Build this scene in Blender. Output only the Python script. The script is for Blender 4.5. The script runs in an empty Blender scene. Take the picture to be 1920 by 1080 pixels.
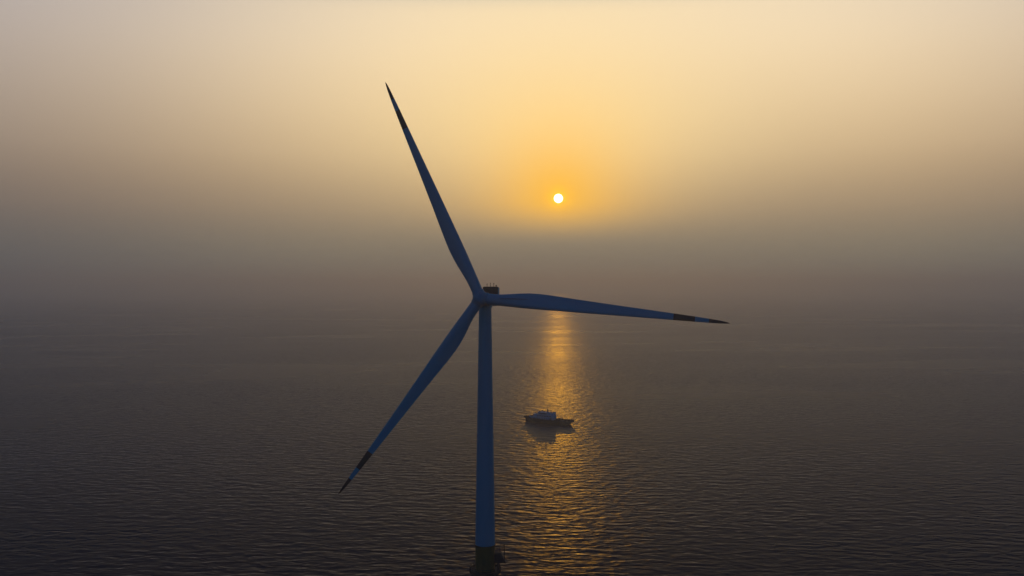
import bpy, bmesh, math, random
from math import radians as R, sin, cos, pi
from mathutils import Vector, Matrix

random.seed(7)
scene = bpy.context.scene
col = scene.collection

# ------------------------------------------------------------------ camera
CAM_H = 109.5
cam_d = bpy.data.cameras.new("camera")
cam = bpy.data.objects.new("camera", cam_d)
col.objects.link(cam)
cam.location = (0, 0, CAM_H)
cam.rotation_euler = (R(90 - 0.1378), 0, 0)
cam_d.sensor_width = 36
cam_d.lens = 36 * 1663 / 1920
cam_d.clip_start = 1
cam_d.clip_end = 400000
scene.camera = cam

# ------------------------------------------------------------------ sky and sun
SUN_AZ, SUN_EL = R(2.994), R(5.623)
SUN = Vector((sin(SUN_AZ) * cos(SUN_EL), cos(SUN_AZ) * cos(SUN_EL), sin(SUN_EL)))

world = bpy.data.worlds.new("World")
scene.world = world
world.use_nodes = True


class Nodes:
    """small helper to write node graphs as expressions"""
    def __init__(self, tree):
        self.t = tree
        self.n = tree.nodes
        self.l = tree.links

    def put(self, sock, v):
        if isinstance(v, bpy.types.NodeSocket):
            self.l.new(v, sock)
        elif hasattr(sock.default_value, '__len__'):
            v = tuple(v)
            sock.default_value = v + (1,) if len(sock.default_value) == 4 and len(v) == 3 else v
        else:
            sock.default_value = v

    def math(self, op, a, b=0.0, clamp=False):
        m = self.n.new('ShaderNodeMath')
        m.operation = op
        m.use_clamp = clamp
        self.put(m.inputs[0], a)
        self.put(m.inputs[1], b)
        return m.outputs[0]

    def vmath(self, op, a, b=(0, 0, 0), out=0):
        m = self.n.new('ShaderNodeVectorMath')
        m.operation = op
        self.put(m.inputs[0], a)
        self.put(m.inputs[1], b)
        return m.outputs[out]

    def range(self, v, a, b, c=0.0, d=1.0, mode='SMOOTHSTEP'):
        m = self.n.new('ShaderNodeMapRange')
        m.interpolation_type = mode
        for i, x in enumerate((v, a, b, c, d)):
            self.put(m.inputs[i], x)
        return m.outputs[0]

    def mix(self, f, a, b, blend='MIX'):
        m = self.n.new('ShaderNodeMix')
        m.data_type = 'RGBA'
        m.blend_type = blend
        m.clamp_result = False
        self.put(m.inputs[0], f)
        self.put(m.inputs[6], a)
        self.put(m.inputs[7], b)
        return m.outputs[2]

    def ramp(self, f, stops, mode='B_SPLINE'):
        r = self.n.new('ShaderNodeValToRGB')
        e = r.color_ramp.elements
        r.color_ramp.interpolation = mode
        while len(e) < len(stops):
            e.new(0.5)
        for k, (p, c) in enumerate(stops):
            e[k].position = p
            e[k].color = tuple(c) + (1,)
        self.put(r.inputs[0], f)
        return r.outputs[0]


w = Nodes(world.node_tree)
w.n.clear()
dirn = w.n.new('ShaderNodeTexCoord').outputs['Generated']
sep = w.n.new('ShaderNodeSeparateXYZ')
w.l.new(dirn, sep.inputs[0])
z = w.math('MAXIMUM', sep.outputs[2], 0.0)
cosg = w.vmath('DOT_PRODUCT', dirn, tuple(SUN), out=1)
ang = w.math('ARCCOSINE', w.math('MINIMUM', cosg, 1.0))            # angle from the sun, radians
# clear upper sky of a low sun
nish = w.n.new('ShaderNodeTexSky')
nish.sky_type = 'NISHITA'
nish.sun_disc = False
nish.sun_elevation = SUN_EL
nish.sun_rotation = SUN_AZ
nish.air_density = 1.0
nish.dust_density = 1.0
nish.ozone_density = 4.0
upper = w.mix(1.0, nish.outputs[0], (0.007, 0.050, 0.075), 'MULTIPLY')
# hazy lower sky on the sun's side: dim at the horizon, bright cream above
low = w.ramp(w.math('MULTIPLY', z, 2.0), [
    (0.0, (0.200, 0.185, 0.150)), (0.08, (0.255, 0.225, 0.160)), (0.17, (0.385, 0.275, 0.172)), (0.29, (0.66, 0.46, 0.255)),
    (0.46, (0.94, 0.72, 0.455)), (0.60, (0.95, 0.78, 0.56)), (0.65, (0.80, 0.67, 0.48)), (0.70, (0.03, 0.032, 0.04))])
# dust aureole around the sun, swallowed towards the horizon
sang = w.math('ARCCOSINE', w.vmath('DOT_PRODUCT', dirn, (sin(R(7)), cos(R(7)), 0.06), out=1))
low = w.mix(w.range(sang, R(14), R(40), 0.0, 1.0), low, w.mix(1.0, low, (0.56, 0.60, 0.78), 'MULTIPLY'))
thick = w.range(z, 0.025, 0.20)
thin = w.range(z, 0.044, 0.098)
wide = w.math('MULTIPLY', w.math('EXPONENT', w.math('MULTIPLY', w.math('POWER', w.math('DIVIDE', ang, R(11.0)), 1.5), -1.0)), thick)
tight = w.math('MULTIPLY', w.math('EXPONENT', w.math('MULTIPLY', w.math('POWER', w.math('DIVIDE', ang, R(4.3)), 1.4), -1.0)), thin)
low = w.mix(w.math('MULTIPLY', wide, 0.92), low, (1.24, 0.92, 0.41))
low = w.mix(w.math('MULTIPLY', tight, 0.97), low, (1.30, 0.64, 0.035))
core = w.math('EXPONENT', w.math('MULTIPLY', w.math('POWER', w.math('DIVIDE', ang, R(0.55)), 2.0), -1.0))
low = w.mix(w.math('MULTIPLY', core, 0.9), low, (1.75, 0.85, 0.035))
# the lit side of the sky gives way to the blue dusk opposite
side = w.range(sang, R(34), R(72), 1.0, 0.0)
band = w.range(z, 0.29, 0.37, 1.0, 0.0)
sky = w.mix(w.math('MULTIPLY', side, band), upper, low)
bg = w.n.new('ShaderNodeBackground')
bg.inputs[1].default_value = 1.0
w.l.new(sky, bg.inputs[0])
wo = w.n.new('ShaderNodeOutputWorld')
w.l.new(bg.outputs[0], wo.inputs[0])

sun_d = bpy.data.lights.new("sun_light", 'SUN')
sun_d.energy = 0.10
sun_d.angle = R(0.5)
sun_d.color = (1.0, 0.42, 0.01)
sun_l = bpy.data.objects.new("sun_light", sun_d)
col.objects.link(sun_l)
sun_l.rotation_euler = (-SUN).to_track_quat('-Z', 'Y').to_euler()

vs = scene.view_settings
scene.display_settings.display_device = 'sRGB'
vs.view_transform = 'Standard'
vs.look = 'None'
vs.exposure = 0.0
vs.gamma = 1.0
vs.use_curve_mapping = False
cy = scene.cycles
cy.use_denoising = True
cy.use_adaptive_sampling = False
cy.max_bounces = 6
cy.volume_bounces = 1
cy.sample_clamp_indirect = 4.0
cy.caustics_reflective = False
cy.caustics_refractive = False


# ------------------------------------------------------------------ materials
def material(name, color, rough=0.5, metal=0.0, noise=0.0, nscale=1.0, stretch=(1, 1, 1), spec=0.5, dark=None):
    m = bpy.data.materials.new(name)
    m.use_nodes = True
    g = Nodes(m.node_tree)
    b = g.n['Principled BSDF']
    b.inputs['Roughness'].default_value = rough
    b.inputs['Metallic'].default_value = metal
    b.inputs['Specular IOR Level'].default_value = spec
    c = color
    if noise:
        tc = g.n.new('ShaderNodeTexCoord').outputs['Object']
        nt = g.n.new('ShaderNodeTexNoise')
        nt.inputs['Scale'].default_value = nscale
        nt.inputs['Detail'].default_value = 5
        g.l.new(g.vmath('MULTIPLY', tc, stretch), nt.inputs['Vector'])
        f = g.range(nt.outputs[0], 0.35, 0.72, 0.0, noise)
        dk = dark or tuple(x * 0.45 for x in color)
        c = g.mix(f, color, dk)
        r2 = g.range(nt.outputs[0], 0.3, 0.7, rough - 0.08, rough + 0.1)
        g.l.new(r2, b.inputs['Roughness'])
    g.put(b.inputs['Base Color'], c)
    return m


M = {}
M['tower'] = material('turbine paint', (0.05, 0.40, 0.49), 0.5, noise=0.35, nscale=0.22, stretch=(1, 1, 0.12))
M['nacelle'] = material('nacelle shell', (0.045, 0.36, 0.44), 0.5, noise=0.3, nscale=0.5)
M['dark'] = material('dark cooler metal', (0.03, 0.035, 0.04), 0.6, noise=0.3, nscale=1.5)
M['steel'] = material('dull steel', (0.022, 0.025, 0.03), 0.8, 0.0, noise=0.3, nscale=2)
M['yellow'] = material('marine yellow paint', (0.24, 0.095, 0.008), 0.6, noise=0.5, nscale=0.7, stretch=(1, 1, 0.3), dark=(0.08, 0.03, 0.01))
M['strip'] = material('shadow line black', (0.02, 0.02, 0.025), 0.6)
M['hull'] = material('dark hull paint', (0.006, 0.009, 0.016), 0.7, noise=0.4, nscale=0.8, dark=(0.03, 0.02, 0.015))
M['deckpaint'] = material('deck paint', (0.07, 0.035, 0.025), 0.7, noise=0.4, nscale=1.2)
M['white'] = material('ship white paint', (0.48, 0.62, 0.70), 0.65, noise=0.3, nscale=1.2, stretch=(1, 1, 0.3))
M['glass'] = material('dark window glass', (0.01, 0.012, 0.015), 0.08)
M['rubber'] = material('fender rubber', (0.012, 0.012, 0.012), 0.85)
M['orange'] = material('lifeboat orange', (0.45, 0.10, 0.02), 0.5)


def blade_material():
    """white-blue paint with two dark red bands painted towards the tip (local z = distance from the hub)"""
    m = bpy.data.materials.new('blade paint')
    m.use_nodes = True
    g = Nodes(m.node_tree)
    b = g.n['Principled BSDF']
    tc = g.n.new('ShaderNodeTexCoord').outputs['Object']
    s = g.n.new('ShaderNodeSeparateXYZ')
    g.l.new(tc, s.inputs[0])
    zz = s.outputs[2]
    inner = g.math('MULTIPLY', g.math('GREATER_THAN', zz, 60.4), g.math('LESS_THAN', zz, 66.8))
    tip = g.math('GREATER_THAN', zz, 70.9)
    red = g.math('MAXIMUM', inner, tip)
    nt = g.n.new('ShaderNodeTexNoise')
    nt.inputs['Scale'].default_value = 0.35
    nt.inputs['Detail'].default_value = 5
    g.l.new(g.vmath('MULTIPLY', tc, (1, 1, 0.15)), nt.inputs['Vector'])
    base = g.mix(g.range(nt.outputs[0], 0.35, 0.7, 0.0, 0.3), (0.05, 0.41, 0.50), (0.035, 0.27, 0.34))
    g.put(b.inputs['Base Color'], g.mix(red, base, (0.045, 0.007, 0.010)))
    b.inputs['Roughness'].default_value = 0.42
    return m


M['blade'] = blade_material()


# ------------------------------------------------------------------ mesh helpers
def link(name, bm, mat, parent=None, smooth=30):
    me = bpy.data.meshes.new(name)
    bmesh.ops.recalc_face_normals(bm, faces=bm.faces)
    bm.to_mesh(me)
    bm.free()
    me.materials.append(mat)
    if smooth:
        me.shade_smooth()
        me.set_sharp_from_angle(angle=R(smooth))
    o = bpy.data.objects.new(name, me)
    col.objects.link(o)
    if parent:
        o.parent = parent
    return o


def tag(o, label, cat, group=None):
    o['label'] = label
    o['category'] = cat
    if group:
        o['group'] = group
    return o


def empty(name, loc=(0, 0, 0), rz=0.0):
    o = bpy.data.objects.new(name, None)
    col.objects.link(o)
    o.location = loc
    o.rotation_euler = (0, 0, rz)
    o.empty_display_size = 2
    return o


def lathe(bm, prof, n=48, mat4=None, cap=True):
    """prof: list of (radius, z)"""
    rings = []
    for r, zz in prof:
        ring = []
        for k in range(n):
            a = 2 * pi * k / n
            v = Vector((r * cos(a), r * sin(a), zz))
            ring.append(bm.verts.new(mat4 @ v if mat4 else v))
        rings.append(ring)
    for a, b in zip(rings, rings[1:]):
        for k in range(n):
            bm.faces.new((a[k], a[(k + 1) % n], b[(k + 1) % n], b[k]))
    if cap:
        bm.faces.new(rings[0][::-1])
        bm.faces.new(rings[-1])
    return bm


def tube(bm, p0, p1, r, n=8, r2=None):
    p0, p1 = Vector(p0), Vector(p1)
    d = p1 - p0
    q = d.to_track_quat('Z', 'Y').to_matrix().to_4x4()
    lathe(bm, [(r, 0), (r2 if r2 is not None else r, d.length)], n, Matrix.Translation(p0) @ q)
    return bm


def box(bm, c, s, bev=0.0, rot=None, taper=(1, 1)):
    """box centred at c, size s; taper shrinks the top in x and y"""
    vs_ = []
    for dz in (-.5, .5):
        tx, ty = taper if dz > 0 else (1, 1)
        for dx, dy in ((-.5, -.5), (.5, -.5), (.5, .5), (-.5, .5)):
            v = Vector((dx * s[0] * tx, dy * s[1] * ty, dz * s[2]))
            if rot is not None:
                v = rot @ v
            vs_.append(bm.verts.new(v + Vector(c)))
    f = [bm.faces.new([vs_[i] for i in q]) for q in
         ((3, 2, 1, 0), (4, 5, 6, 7), (0, 1, 5, 4), (1, 2, 6, 5), (2, 3, 7, 6), (3, 0, 4, 7))]
    if bev:
        es = {e for x in f for e in x.edges}
        bmesh.ops.bevel(bm, geom=list(es), offset=bev, segments=2, affect='EDGES', profile=0.7)
    return bm


def loft(bm, sections, cap=True):
    rings = [[bm.verts.new(p) for p in s] for s in sections]
    n = len(rings[0])
    for a, b in zip(rings, rings[1:]):
        for k in range(n):
            bm.faces.new((a[k], a[(k + 1) % n], b[(k + 1) % n], b[k]))
    if cap:
        bm.faces.new(rings[0][::-1])
        bm.faces.new(rings[-1])
    return bm


B = bmesh.new

# ------------------------------------------------------------------ sea
SEA_R = 60000.0


def build_sea():
    bm = B()
    rad = [0, 50, 100, 200, 400, 800, 1600, 3200, 6400, 12800, 25000, 40000, SEA_R]
    n = 96
    c = bm.verts.new((0, 0, 0))
    prev = None
    for r in rad[1:]:
        ring = [bm.verts.new((r * cos(2 * pi * k / n), r * sin(2 * pi * k / n), 0)) for k in range(n)]
        for k in range(n):
            if prev is None:
                bm.faces.new((c, ring[k], ring[(k + 1) % n]))
            else:
                bm.faces.new((prev[k], ring[k], ring[(k + 1) % n], prev[(k + 1) % n]))
        prev = ring
    m = bpy.data.materials.new('sea water')
    m.use_nodes = True
    g = Nodes(m.node_tree)
    b = g.n['Principled BSDF']
    tc = g.n.new('ShaderNodeTexCoord').outputs['Object']

    def waves(lx, ly, rot, detail, amp, seed, rough=0.5, dist=0.0):
        mp = g.n.new('ShaderNodeMapping')
        mp.vector_type = 'TEXTURE'
        g.l.new(tc, mp.inputs[0])
        mp.inputs['Location'].default_value = (seed * 31.7, seed * 17.3, 0)
        mp.inputs['Rotation'].default_value = (0, 0, R(rot))
        mp.inputs['Scale'].default_value = (lx, ly, 1)
        nt = g.n.new('ShaderNodeTexNoise')
        nt.noise_dimensions = '2D'
        nt.inputs['Scale'].default_value = 1.0
        nt.inputs['Detail'].default_value = detail
        nt.inputs['Roughness'].default_value = rough
        nt.inputs['Distortion'].default_value = dist
        g.l.new(mp.outputs[0], nt.inputs['Vector'])
        return g.math('MULTIPLY', g.math('SUBTRACT', nt.outputs[0], 0.5), amp)

    h = waves(11, 4.4, -6, 2.0, 1.8, 2, dist=0.4)
    h = g.math('ADD', h, waves(7, 3.4, 14, 1.0, 0.8, 3))
    h = g.math('ADD', h, waves(3.0, 1.6, -4, 1.0, 0.20, 4))
    # broad patches of rougher and calmer water
    gust = g.math('ADD', waves(420, 160, 10, 2.0, 1.0, 5), 0.5)
    h = g.math('MULTIPLY', h, g.range(gust, 0.3, 0.7, 0.75, 1.2))
    bp = g.n.new('ShaderNodeBump')
    bp.inputs['Strength'].default_value = 1.0
    bp.inputs['Distance'].default_value = 1.0
    g.l.new(h, bp.inputs['Height'])
    # a wind-roughened sea mirrors less at grazing angles than flat water: scale the Fresnel term
    fr = g.n.new('ShaderNodeFresnel')
    fr.inputs['IOR'].default_value = 1.333
    bp2 = g.n.new('ShaderNodeBump')
    bp2.inputs['Strength'].default_value = 0.5
    bp2.inputs['Distance'].default_value = 1.0
    g.l.new(h, bp2.inputs['Height'])
    g.l.new(bp2.outputs[0], fr.inputs['Normal'])
    fac = g.math('MULTIPLY', g.math('POWER', g.range(fr.outputs[0], 0.02, 0.85, 0.0, 1.0, 'LINEAR'), 1.42), 0.43)
    gl = g.n.new('ShaderNodeBsdfGlossy')
    gl.distribution = 'GGX'
    g.l.new(g.range(gust, 0.3, 0.7, 0.27, 0.315), gl.inputs['Roughness'])
    g.l.new(bp.outputs[0], gl.inputs['Normal'])
    df = g.n.new('ShaderNodeBsdfDiffuse')
    df.inputs['Color'].default_value = (0.004, 0.012, 0.030, 1)
    mx = g.n.new('ShaderNodeMixShader')
    g.l.new(fac, mx.inputs[0])
    g.l.new(df.outputs[0], mx.inputs[1])
    g.l.new(gl.outputs[0], mx.inputs[2])
    g.l.new(mx.outputs[0], g.n['Material Output'].inputs['Surface'])
    g.n.remove(b)
    o = link('sea', bm, m, smooth=0)
    o['kind'] = 'structure'
    return o


build_sea()


# ------------------------------------------------------------------ the sun's disc
def build_sun():
    dist = 95000.0
    bm = B()
    bmesh.ops.create_uvsphere(bm, u_segments=64, v_segments=32, radius=dist * math.tan(R(0.29)))
    m = bpy.data.materials.new('glowing sun')
    m.use_nodes = True
    g = Nodes(m.node_tree)
    g.n.clear()
    em = g.n.new('ShaderNodeEmission')
    em.inputs[0].default_value = (1.0, 0.90, 0.62, 1)
    em.inputs[1].default_value = 1.5
    tr = g.n.new('ShaderNodeBsdfTransparent')
    ad = g.n.new('ShaderNodeAddShader')
    g.l.new(em.outputs[0], ad.inputs[0])
    g.l.new(tr.outputs[0], ad.inputs[1])
    out = g.n.new('ShaderNodeOutputMaterial')
    g.l.new(ad.outputs[0], out.inputs[0])
    o = link('sun', bm, m, smooth=180)
    o.location = Vector((0, 0, CAM_H)) + SUN * dist
    tag(o, 'small glowing white sun disc low in the orange hazy sky', 'sun')


build_sun()

# ------------------------------------------------------------------ wind turbine
TX, TY = -8.71, 287.65          # tower axis
TP_TOP = 25.7                  # top of the yellow transition piece
TOWER_TOP = 102.4


def tower_r(zz):
    t = (zz - TP_TOP) / (TOWER_TOP - TP_TOP)
    return 3.20 + (2.02 - 3.20) * t


def build_blade(parent, k, phase, shaft):
    """lofted blade; local z runs out along the blade, -x is towards the trailing edge, -y is the windward face"""
    ST = [  # (fraction, chord, x of leading edge (negative), thickness ratio, twist deg)
        (0.020, 3.50, -1.75, 1.00, 0), (0.055, 3.50, -1.75, 1.00, 0), (0.085, 3.62, -1.76, 0.92, 2),
        (0.12, 4.05, -1.78, 0.74, 7), (0.16, 4.62, -1.80, 0.56, 12), (0.20, 4.98, -1.80, 0.44, 12.5), (0.24, 5.05, -1.76, 0.37, 11.5),
        (0.28, 4.92, -1.70, 0.33, 10.5), (0.34, 4.55, -1.58, 0.29, 9), (0.42, 4.02, -1.42, 0.26, 7), (0.50, 3.56, -1.26, 0.24, 5),
        (0.60, 3.00, -1.06, 0.22, 3.5), (0.70, 2.48, -0.88, 0.20, 2), (0.78, 2.06, -0.74, 0.19, 1), (0.86, 1.62, -0.60, 0.18, 0),
        (0.92, 1.24, -0.47, 0.18, -0.5), (0.96, 0.92, -0.37, 0.17, -0.8), (0.985, 0.56, -0.24, 0.17, -1), (0.996, 0.26, -0.12, 0.18, -1), (1.0, 0.08, -0.04, 0.2, -1)]
    n = 28
    L = 77.0
    bm = B()
    secs = []
    for fr, ch, xle, th, tw in ST:
        blend = min(1.0, max(0.0, (fr - 0.06) / 0.14))
        blend = blend * blend * (3 - 2 * blend)
        pts = []
        for i in range(n):
            a = 2 * pi * i / n
            # circle
            cx_, cy_ = 0.5 - 0.5 * cos(a), 0.5 * sin(a) * th
            # aerofoil
            xc = 0.5 - 0.5 * cos(a)
            yt = 5 * th * (0.2969 * math.sqrt(max(xc, 0)) - 0.126 * xc - 0.3516 * xc ** 2 + 0.2843 * xc ** 3 - 0.1036 * xc ** 4)
            ya = yt * (1 if sin(a) >= 0 else -1) + 0.06 * xc * (1 - xc)
            x = xle + ch * (cx_ * (1 - blend) + xc * blend)
            y = ch * (cy_ * (1 - blend) + ya * blend)
            t = R(tw)
            x, y = x * cos(t) - y * sin(t), x * sin(t) + y * cos(t)
            pre = -1.6 * max(0, (fr - 0.2) / 0.8) ** 2      # bend towards the wind
            pts.append(Vector((-x, y + pre, fr * L)))
        secs.append(pts)
    loft(bm, secs)
    bl = link('blade', bm, M['blade'], parent, smooth=40)
    # rotor frame: the blade's z goes out in the rotor plane, its y along the shaft
    bl.matrix_local = shaft @ Matrix.Rotation(phase, 4, 'Y') @ Matrix.Rotation(R(1.2), 4, 'X')
    cm = B()
    lathe(cm, [(1.80, 0.9), (1.90, 1.0), (1.90, 1.5), (1.78, 1.6)], 40)
    link('root_collar', cm, M['nacelle'], bl)
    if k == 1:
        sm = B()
        # dark strip along this blade's root, standing in for a spoiler panel's shadow line
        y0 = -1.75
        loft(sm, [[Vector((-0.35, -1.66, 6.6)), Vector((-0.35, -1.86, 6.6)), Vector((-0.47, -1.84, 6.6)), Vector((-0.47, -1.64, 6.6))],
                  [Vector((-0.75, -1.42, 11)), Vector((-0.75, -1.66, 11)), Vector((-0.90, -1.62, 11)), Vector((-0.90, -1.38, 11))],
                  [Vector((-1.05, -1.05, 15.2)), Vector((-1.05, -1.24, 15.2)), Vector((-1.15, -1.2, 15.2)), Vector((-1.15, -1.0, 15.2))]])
        link('shadow_strip', sm, M['strip'], bl, smooth=0)
    return bl


def build_turbine():
    t = empty('wind_turbine', (TX, TY, 0))
    tag(t, 'tall three bladed offshore wind turbine standing in the sea with dark red blade tips', 'wind turbine')
    # tower in three welded cans with thin flange rings
    bm = B()
    prof = [(tower_r(TP_TOP), TP_TOP)]
    for zf in (48.5, 75.5):
        r = tower_r(zf)
        prof += [(r, zf - 0.16), (r + 0.035, zf - 0.15), (r + 0.035, zf + 0.15), (r, zf + 0.16)]
    prof += [(tower_r(TOWER_TOP), TOWER_TOP)]
    lathe(bm, prof, 72)
    tw = link('tower', bm, M['tower'], t)
    # transition piece and monopile
    bm = B()
    lathe(bm, [(3.34, 15.0), (3.34, 17.2), (3.18, 17.4), (3.18, TP_TOP - 0.5), (3.30, TP_TOP - 0.48), (3.30, TP_TOP - 0.08), (3.14, TP_TOP - 0.05)], 72)
    tp = link('transition_piece', bm, M['yellow'], t)
    bm = B()
    lathe(bm, [(3.3, -0.9), (3.3, 15.05)], 64)
    link('monopile', bm, M['yellow'], t)
    # work platform
    bm = B()
    lathe(bm, [(3.2, 15.75), (5.1, 15.75), (5.15, 15.85), (5.15, 16.7), (5.08, 16.7), (5.08, 16.45), (3.2, 16.45)], 40)
    for k in range(12):
        a = 2 * pi * k / 12
        tube(bm, (3.2 * cos(a), 3.2 * sin(a), 13.8), (4.8 * cos(a), 4.8 * sin(a), 15.75), 0.16)
    pf = link('work_platform', bm, M['steel'], t)
    pf.location.z = 1.0
    bm = B()
    n = 24
    for k in range(n):
        a = 2 * pi * (k + .5) / n
        a2 = 2 * pi * (k + 1.5) / n
        p, q = Vector((5.0 * cos(a), 5.0 * sin(a), 0)), Vector((5.0 * cos(a2), 5.0 * sin(a2), 0))
        tube(bm, p + Vector((0, 0, 16.4)), p + Vector((0, 0, 17.75)), 0.085, 6)
        for hz in (17.05, 17.72):
            tube(bm, p + Vector((0, 0, hz)), q + Vector((0, 0, hz)), 0.07, 6)
    link('railing', bm, M['steel'], pf)
    # boat landing: two fender tubes and a ladder at the seaward side
    bm = B()
    for s in (-1, 1):
        tube(bm, (4.5, s * 1.0, 0.5), (4.5, s * 1.0, 13.5), 0.25, 12)
        tube(bm, (3.2, s * 1.0, 13.2), (4.5, s * 1.0, 13.2), 0.16)
        tube(bm, (3.2, s * 1.0, 3.0), (4.5, s * 1.0, 3.0), 0.16)
    link('boat_landing', bm, M['yellow'], t)
    bm = B()
    for s in (-.28, .28):
        tube(bm, (4.35, s, 0.8), (4.35, s, 18.4), 0.05, 6)
    for k in range(56):
        tube(bm, (4.35, -.28, 1 + k * .29), (4.35, .28, 1 + k * .29), 0.025, 5)
    link('ladder', bm, M['steel'], t)
    # entry door platform carried on the right of the transition piece
    bm = B()
    loft(bm, [[Vector((3.0, y, 18.75)), Vector((6.75, y, 18.75)), Vector((6.60, y, 19.3)), Vector((5.1, y, 22.1)), Vector((3.0, y, 22.1))] for y in (-1.3, 1.3)])
    eq = link('crane_base', bm, M['steel'], t, smooth=0)
    eq.location.z = 1.0
    bm = B()
    tube(bm, (4.15, 0, 16.4), (4.15, 0, 18.8), 0.35, 14)
    tube(bm, (3.1, 0, 17.3), (4.5, 0, 18.7), 0.16, 8)
    link('pedestal', bm, M['steel'], eq)
    bm = B()
    for y in (-1.25, 1.25):
        tube(bm, (6.35, y, 19.2), (6.20, y, 24.3), 0.11, 6)
        tube(bm, (3.1, y, 23.6), (6.2, y, 23.9), 0.08, 6)
        tube(bm, (4.7, y, 22.1), (4.7, y, 23.75), 0.045, 6)
    for hz in (22.6, 23.9):
        tube(bm, (6.25, -1.25, hz), (6.25, 1.25, hz), 0.05, 6)
    link('railing', bm, M['steel'], eq)

    # ---- rotor-nacelle group, in a frame whose -y axis is the upwind shaft direction
    psi, tilt = R(10.51), R(3.69)
    fr = Matrix.Translation((0, 0, 105.12)) @ Matrix.Rotation(-psi, 4, 'Z') @ Matrix.Rotation(-tilt, 4, 'X')
    # yaw bearing and nacelle
    bm = B()
    lathe(bm, [(1.98, TOWER_TOP), (2.25, TOWER_TOP + 0.02), (2.25, TOWER_TOP + 0.8), (2.05, TOWER_TOP + 1.1)], 48)
    link('yaw_bearing', bm, M['nacelle'], t)
    bm = B()

    def rsec(y, wx, z0, z1, rr):
        pts = []
        for sx, sz in ((1, 1), (-1, 1), (-1, -1), (1, -1)):
            cx_, cz_ = sx * (wx - rr), (z1 - rr if sz > 0 else z0 + rr)
            a0 = {(1, 1): 0, (-1, 1): 90, (-1, -1): 180, (1, -1): 270}[(sx, sz)]
            for i in range(7):
                a = R(a0 + 15 * i)
                pts.append(Vector((cx_ + rr * cos(a), y, cz_ + rr * sin(a))))
        return pts
    loft(bm, [rsec(-4.6, 1.7, -1.6, 1.7, 1.5), rsec(-4.0, 2.2, -2.1, 2.1, 1.4), rsec(-2.2, 2.3, -2.1, 1.8, 1.0), rsec(0, 2.4, -2.1, 1.8, 0.8),
              rsec(8.8, 2.4, -1.8, 1.8, 0.7), rsec(9.7, 2.25, -1.5, 1.6, 0.7), rsec(10.0, 1.9, -1.1, 1.3, 0.7)])
    nac = link('nacelle', bm, M['nacelle'], t, smooth=35)
    nac.matrix_local = fr
    bm = B()                                      # cooler: upright dark radiator with side cheeks
    loft(bm, [[Vector((x, 8.0, 1.65)), Vector((x, 9.3, 1.65)), Vector((x, 9.3, 4.55)), Vector((x, 8.1, 4.55))] for x in (-2.6, 2.55)])
    for k in range(10):
        box(bm, (-2.3 + k * 0.5, 7.98, 3.2), (0.12, 0.16, 2.5))
    for k in range(2):
        box(bm, (-0.02, 8.4 + k * 0.6, 4.6), (4.6, 0.4, 0.13))
    ck = link('cooler', bm, M['dark'], nac, smooth=0)
    bm = B()
    loft(bm, [[Vector((x, 7.9, 1.5)), Vector((x, 9.5, 1.5)), Vector((x, 9.4, 4.3)), Vector((x, 8.1, 4.4))] for x in (2.56, 2.80)])
    link('side_cheek', bm, M['nacelle'], nac, smooth=0)
    for x, h in ((-1.3, 1.2), (-0.15, 1.45), (1.0, 1.4)):
        bm = B()
        tube(bm, (x, 8.7, 4.6), (x, 8.7, 4.6 + h), 0.085, 8, 0.06)
        tube(bm, (x - .22, 8.7, 4.6 + h * .78), (x + .22, 8.7, 4.6 + h * .78), 0.04, 6)
        link('lightning_rod', bm, M['steel'], nac)
    bm = B()
    tube(bm, (1.8, 8.7, 4.6), (1.8, 8.7, 5.0), 0.15, 10)
    box(bm, (1.8, 8.7, 5.1), (0.34, 0.34, 0.3), 0.05)
    link('beacon', bm, M['dark'], nac)
    # hub: rounded spinner with three blade sockets
    shaft = fr @ Matrix.Translation((0, -6.83, 0))
    bm = B()
    lathe(bm, [(0.25, 2.95), (1.0, 2.8), (1.75, 2.35), (2.25, 1.6), (2.45, 0.6), (2.45, -0.6), (2.3, -1.6), (2.1, -2.2), (2.0, -2.3)], 48,
          Matrix.Rotation(R(90), 4, 'X'))
    for k in range(3):
        mt = Matrix.Rotation(PH + k * 2 * pi / 3, 4, 'Y')
        lathe(bm, [(1.95, 0.2), (1.98, 1.7), (1.92, 2.4), (1.78, 2.5)], 40, mt, cap=True)
    link('hub', bm, M['nacelle'], t, smooth=50).matrix_local = shaft
    for k in range(3):
        build_blade(t, k, PH + k * 2 * pi / 3, shaft)
    return t


PH = R(90 - 114.49)          # blade azimuth from straight up, clockwise as seen by the camera
build_turbine()


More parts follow.
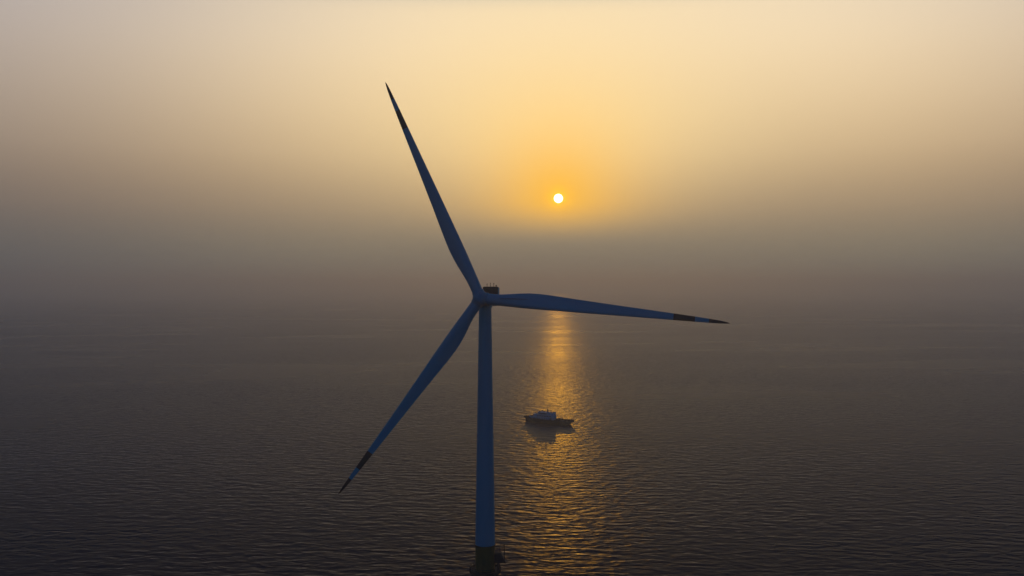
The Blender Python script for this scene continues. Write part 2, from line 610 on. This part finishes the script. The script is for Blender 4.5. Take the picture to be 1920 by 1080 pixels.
# ------------------------------------------------------------------ tug boat
def build_boat():
    # local +x = bow; heading swings away from the camera to the left
    bx, by = 28.4, 708.6
    th = math.atan2(21.5, -33.6)
    t = empty('tug_boat', (bx, by, 0), th)
    t.scale = (1.165, 1.10, 1.0)
    tag(t, 'dark tug boat with pale deckhouses lying on the sunlit sea beside the tower', 'boat')
    Lh = 17.3
    # hull: stations from stern to bow (x, half beam at deck, half beam at water, deck height)
    ST = [(-17.3, 3.9, 2.6, 3.0), (-16.2, 4.4, 3.6, 2.9), (-12, 4.9, 4.4, 2.7), (-6, 5.1, 4.8, 2.65), (0, 5.1, 4.8, 2.7), (5, 5.0, 4.4, 2.8),
          (9, 4.5, 3.3, 3.0), (12.5, 3.9, 2.7, 3.2), (15, 3.1, 2.0, 3.4), (16.8, 1.9, 1.2, 3.55), (17.5, 0.8, 0.5, 3.6)]
    bm = B()
    secs = []
    for x, bd, bw, dh in ST:
        zb = -1.2
        stern_up = 1.5 if x < -17 else (0.1 if x < -16 else zb)
        secs.append([Vector((x, -bd, dh)), Vector((x, -bd * .99, dh * .6)), Vector((x - (0.3 if x > 14 else 0), -bw, max(0.0, stern_up))), Vector((x - (0.6 if x > 14 else 0), -bw * .8, min(stern_up, 1.5) if stern_up > 0 else zb)),
                     Vector((x - (0.6 if x > 14 else 0), bw * .8, min(stern_up, 1.5) if stern_up > 0 else zb)), Vector((x - (0.3 if x > 14 else 0), bw, max(0.0, stern_up))), Vector((x, bd * .99, dh * .6)), Vector((x, bd, dh))])
    loft(bm, secs)
    hull = link('hull', bm, M['hull'], t, smooth=40)
    # bulwark: thin wall along the sheer
    for s in (-1, 1):
        bm = B()
        for (x0, b0, _, d0), (x1, b1, _, d1) in zip(ST, ST[1:]):
            h0, h1 = (0.75 if x0 > 4 else 0.7), (0.75 if x1 > 4 else 0.7)
            p = [Vector((x0, s * b0, d0)), Vector((x1, s * b1, d1)), Vector((x1, s * b1 * 1.02, d1 + h1)), Vector((x0, s * b0 * 1.02, d0 + h0))]
            q = [v - Vector((0, s * 0.14, 0)) for v in p]
            vv = [bm.verts.new(v) for v in p + q]
            for f in ((0, 1, 2, 3), (7, 6, 5, 4), (3, 2, 6, 7), (0, 3, 7, 4), (1, 5, 6, 2), (4, 5, 1, 0)):
                bm.faces.new([vv[i] for i in f])
        link('bulwark', bm, M['hull'], hull, smooth=40)
    # rubber fender round the stern, and bow pudding
    bm = B()
    for i in range(9):
        a, a2 = -1 + i * 2 / 9, -1 + (i + 1) * 2 / 9
        xa, xb = -18.0 - 0.75 * (1 - a * a), -18.0 - 0.75 * (1 - a2 * a2)
        tube(bm, (xa, a * 4.1, 2.8), (xb, a2 * 4.1, 2.8), 0.95, 12)
    link('stern_fender', bm, M['rubber'], hull)
    bm = B()
    for s in (-1, 1):
        pts = [(17.9, 0, 3.6), (17.3, s * 1.5, 3.6), (15.4, s * 3.1, 3.4), (12.7, s * 4.05, 3.2), (9.0, s * 4.75, 2.9)]
        for p, q in zip(pts, pts[1:]):
            tube(bm, p, q, 0.8, 12)
    link('bow_fender', bm, M['rubber'], hull)
    # tyres along the near side
    for k in range(7):
        x = -13.5 + k * 3.6
        bm = B()
        n = 14
        y = 5.12 if x < 6 else 4.95
        for i in range(n):
            a, a2 = 2 * pi * i / n, 2 * pi * (i + 1) / n
            tube(bm, (x + .5 * cos(a), y + .2, 1.9 + .5 * sin(a)), (x + .5 * cos(a2), y + .2, 1.9 + .5 * sin(a2)), 0.2, 6)
        link('tyre_fender', bm, M['rubber'], hull)

    def deckhouse(name, secs_, mat='white', parent=t):
        b_ = B()
        loft(b_, secs_)
        return link(name, b_, M[mat], parent, smooth=0)

    def rect(x0, x1, hw, zz, f=0.0):
        return [Vector((x0, -hw, zz)), Vector((x1 - f, -hw, zz)), Vector((x1, -hw * .6, zz)), Vector((x1, hw * .6, zz)), Vector((x1 - f, hw, zz)), Vector((x0, hw, zz))]
    main = deckhouse('deckhouse', [rect(-5.2, 13.6, 3.7, 2.6, 4), rect(-5.2, 13.0, 3.6, 4.7, 4)])
    upper = deckhouse('upper_deckhouse', [rect(-5.0, 10.2, 3.2, 4.7, 2.2), rect(-5.0, 9.4, 3.1, 6.5, 2.2)])
    bridge = deckhouse('wheelhouse', [rect(-1.2, 6.2, 2.6, 6.5, 1.4), rect(-1.3, 6.6, 2.8, 8.3, 1.4)])
    for par, a in ((main, (-5.7, 13.9, 3.9, 4.7, 4)), (upper, (-5.4, 10.3, 3.45, 6.5, 2.2)), (bridge, (-1.8, 7.1, 3.1, 8.3, 1.4))):
        deckhouse('roof', [rect(*a[:3], a[3] + 0.003, a[4]), rect(*a[:3], a[3] + 0.16, a[4])], 'white', par)
    # windows on both sides and the bridge front
    for s in (-1, 1):
        for k in range(7):
            bm = B()
            box(bm, (-3.4 + k * 1.9, s * 3.68, 3.8), (0.75, 0.14, 0.75), 0.05)
            link('porthole', bm, M['glass'], main)
        for k in range(6):
            bm = B()
            box(bm, (-3.6 + k * 1.9, s * 3.18, 5.7), (1.25, 0.14, 0.85), 0.04)
            link('window', bm, M['glass'], upper)
        for k in range(5):
            bm = B()
            box(bm, (-0.5 + k * 1.2, s * 2.72, 7.55), (1.05, 0.2, 1.0), 0.04)
            link('window', bm, M['glass'], bridge)
        bm = B()
        box(bm, (-4.6, s * 3.67, 3.6), (0.8, 0.12, 1.8), 0.03)
        link('door', bm, M['hull'], main, smooth=0)
    for y in (-1.05, 0, 1.05):
        bm = B()
        box(bm, (6.45, y, 7.5), (0.16, 0.9, 0.9), 0.04)
        link('window', bm, M['glass'], bridge)
    # funnels
    for s in (-1, 1):
        bm = B()
        loft(bm, [rect(-4.8, -2.7, 0.8, 6.67, .3), rect(-5.0, -3.0, 0.7, 8.7, .3)])
        for v in bm.verts:
            v.co.y += s * 2.1
        fn = link('funnel', bm, M['white'], t, smooth=0)
        bm = B()
        tube(bm, (-3.9, s * 2.1, 8.6), (-4.2, s * 2.1, 9.4), 0.28, 10)
        link('exhaust_pipe', bm, M['rubber'], fn)
    # mast with crosstrees and radar
    bm = B()
    tube(bm, (0.2, -.5, 8.4), (-0.2, 0, 11.2), 0.19, 8)
    tube(bm, (0.2, .5, 8.4), (-0.2, 0, 11.2), 0.19, 8)
    tube(bm, (-1.2, 0, 8.4), (-0.2, 0, 11.2), 0.19, 8)
    tube(bm, (-0.2, 0, 11.0), (-0.2, 0, 12.8), 0.13, 8)
    tube(bm, (-0.18, -1.5, 10.0), (-0.18, 1.5, 10.0), 0.08, 8)
    mast = link('mast', bm, M['hull'], t)
    bm = B()
    box(bm, (2.6, 0, 9.4), (0.35, 2.4, 0.3), 0.06)
    tube(bm, (2.6, 0, 8.4), (2.6, 0, 9.3), 0.25, 10)
    link('radar', bm, M['hull'], bridge)
    for x, y in ((5.0, -1.9), (5.0, 1.9)):
        bm = B()
        tube(bm, (x, y, 8.45), (x, y, 8.9), 0.12, 8)
        bmesh.ops.create_uvsphere(bm, u_segments=14, v_segments=8, radius=0.5, matrix=Matrix.Translation((x, y, 9.2)))
        link('searchlight', bm, M['hull'], bridge)
    for s in (-1, 1):        # fire monitors on the upper deck
        bm = B()
        tube(bm, (8.3, s * 1.2, 6.65), (8.3, s * 1.2, 7.5), 0.3, 10)
        tube(bm, (8.3, s * 1.2, 7.5), (9.3, s * 1.4, 8.0), 0.2, 8)
        link('fire_monitor', bm, M['deckpaint'], upper)
    # open rails on the deckhouse roofs
    for par, hw, xs, zz in ((main, 3.75, (-5.5, 9.6), 4.86), (upper, 3.3, (-5.2, 7.8), 6.66)):
        bm = B()
        nn = 10
        for s in (-1, 1):
            for k in range(nn + 1):
                x = xs[0] + (xs[1] - xs[0]) * k / nn
                tube(bm, (x, s * hw, zz), (x, s * hw, zz + 1.0), 0.04, 5)
            for hz in (0.5, 1.0):
                tube(bm, (xs[0], s * hw, zz + hz), (xs[1], s * hw, zz + hz), 0.035, 5)
        link('railing', bm, M['white'], par)
    # life rafts, windlass, aft-deck gear
    for s in (-1, 1):
        bm = B()
        tube(bm, (-1.8, s * 2.95, 7.1), (-0.2, s * 2.9, 7.1), 0.35, 12)
        link('life_raft', bm, M['white'], upper)
        bm = B()
        loft(bm, [[Vector((10.4 + dx * .9, s * 2.0 + dy * w_, 4.87 + dz)) for dy, dz in ((-.6, .45), (-.35, 0), (.35, 0), (.6, .45), (.5, .8), (-.5, .8))] for dx, w_ in ((-.2, .2), (.3, .9), (2.0, .9), (2.6, .2))])
        link('work_boat', bm, M['orange'], main, smooth=0)
    bm = B()
    for k in range(2):
        tube(bm, (15.0, -0.9 + k * 1.0, 4.1), (15.0, -0.2 + k * 1.0, 4.1), 0.5, 12)
    box(bm, (15.0, 0, 3.75), (1.3, 2.4, 0.5), 0.05)
    link('windlass', bm, M['deckpaint'], t)
    bm = B()
    tube(bm, (-8.2, -1.2, 3.7), (-8.2, 1.2, 3.7), 0.8, 14)
    box(bm, (-8.2, -1.4, 3.6), (1.8, 0.2, 1.8), 0.05)
    box(bm, (-8.2, 1.4, 3.6), (1.8, 0.2, 1.8), 0.05)
    link('towing_winch', bm, M['deckpaint'], t)
    bm = B()
    tube(bm, (-11.2, -1.3, 2.6), (-11.2, -1.3, 4.6), 0.2, 10)
    tube(bm, (-11.2, 1.3, 2.6), (-11.2, 1.3, 4.6), 0.2, 10)
    tube(bm, (-11.2, -1.6, 4.4), (-11.2, 1.6, 4.4), 0.18, 10)
    link('towing_bitt', bm, M['hull'], t)
    for y in (-2.6, 2.6):
        bm = B()
        lathe(bm, [(0.45, 2.9), (0.45, 3.05), (0.3, 3.2), (0.28, 3.6), (0.45, 3.8), (0.42, 3.9)], 16, Matrix.Translation((-15.0, y, 0)))
        link('capstan', bm, M['hull'], t)
    return t


build_boat()

# ------------------------------------------------------------------ haze
HAZE = 3.1e-4
bm = B()
top, bot = 205.0, -1.0
box(bm, (0, 0, (top + bot) / 2), (2 * SEA_R + 200, 2 * SEA_R + 200, top - bot))
hm = bpy.data.materials.new('haze')
hm.use_nodes = True
hg = Nodes(hm.node_tree)
hg.n.clear()
pv = hg.n.new('ShaderNodeVolumePrincipled')
pv.inputs['Color'].default_value = (1.0, 1.0, 0.95, 1)
pv.inputs['Density'].default_value = HAZE
pv.inputs['Anisotropy'].default_value = 0.60
ho = hg.n.new('ShaderNodeOutputMaterial')
hg.l.new(pv.outputs[0], ho.inputs['Volume'])
hz = link('haze', bm, hm, smooth=0)
hz['kind'] = 'stuff'
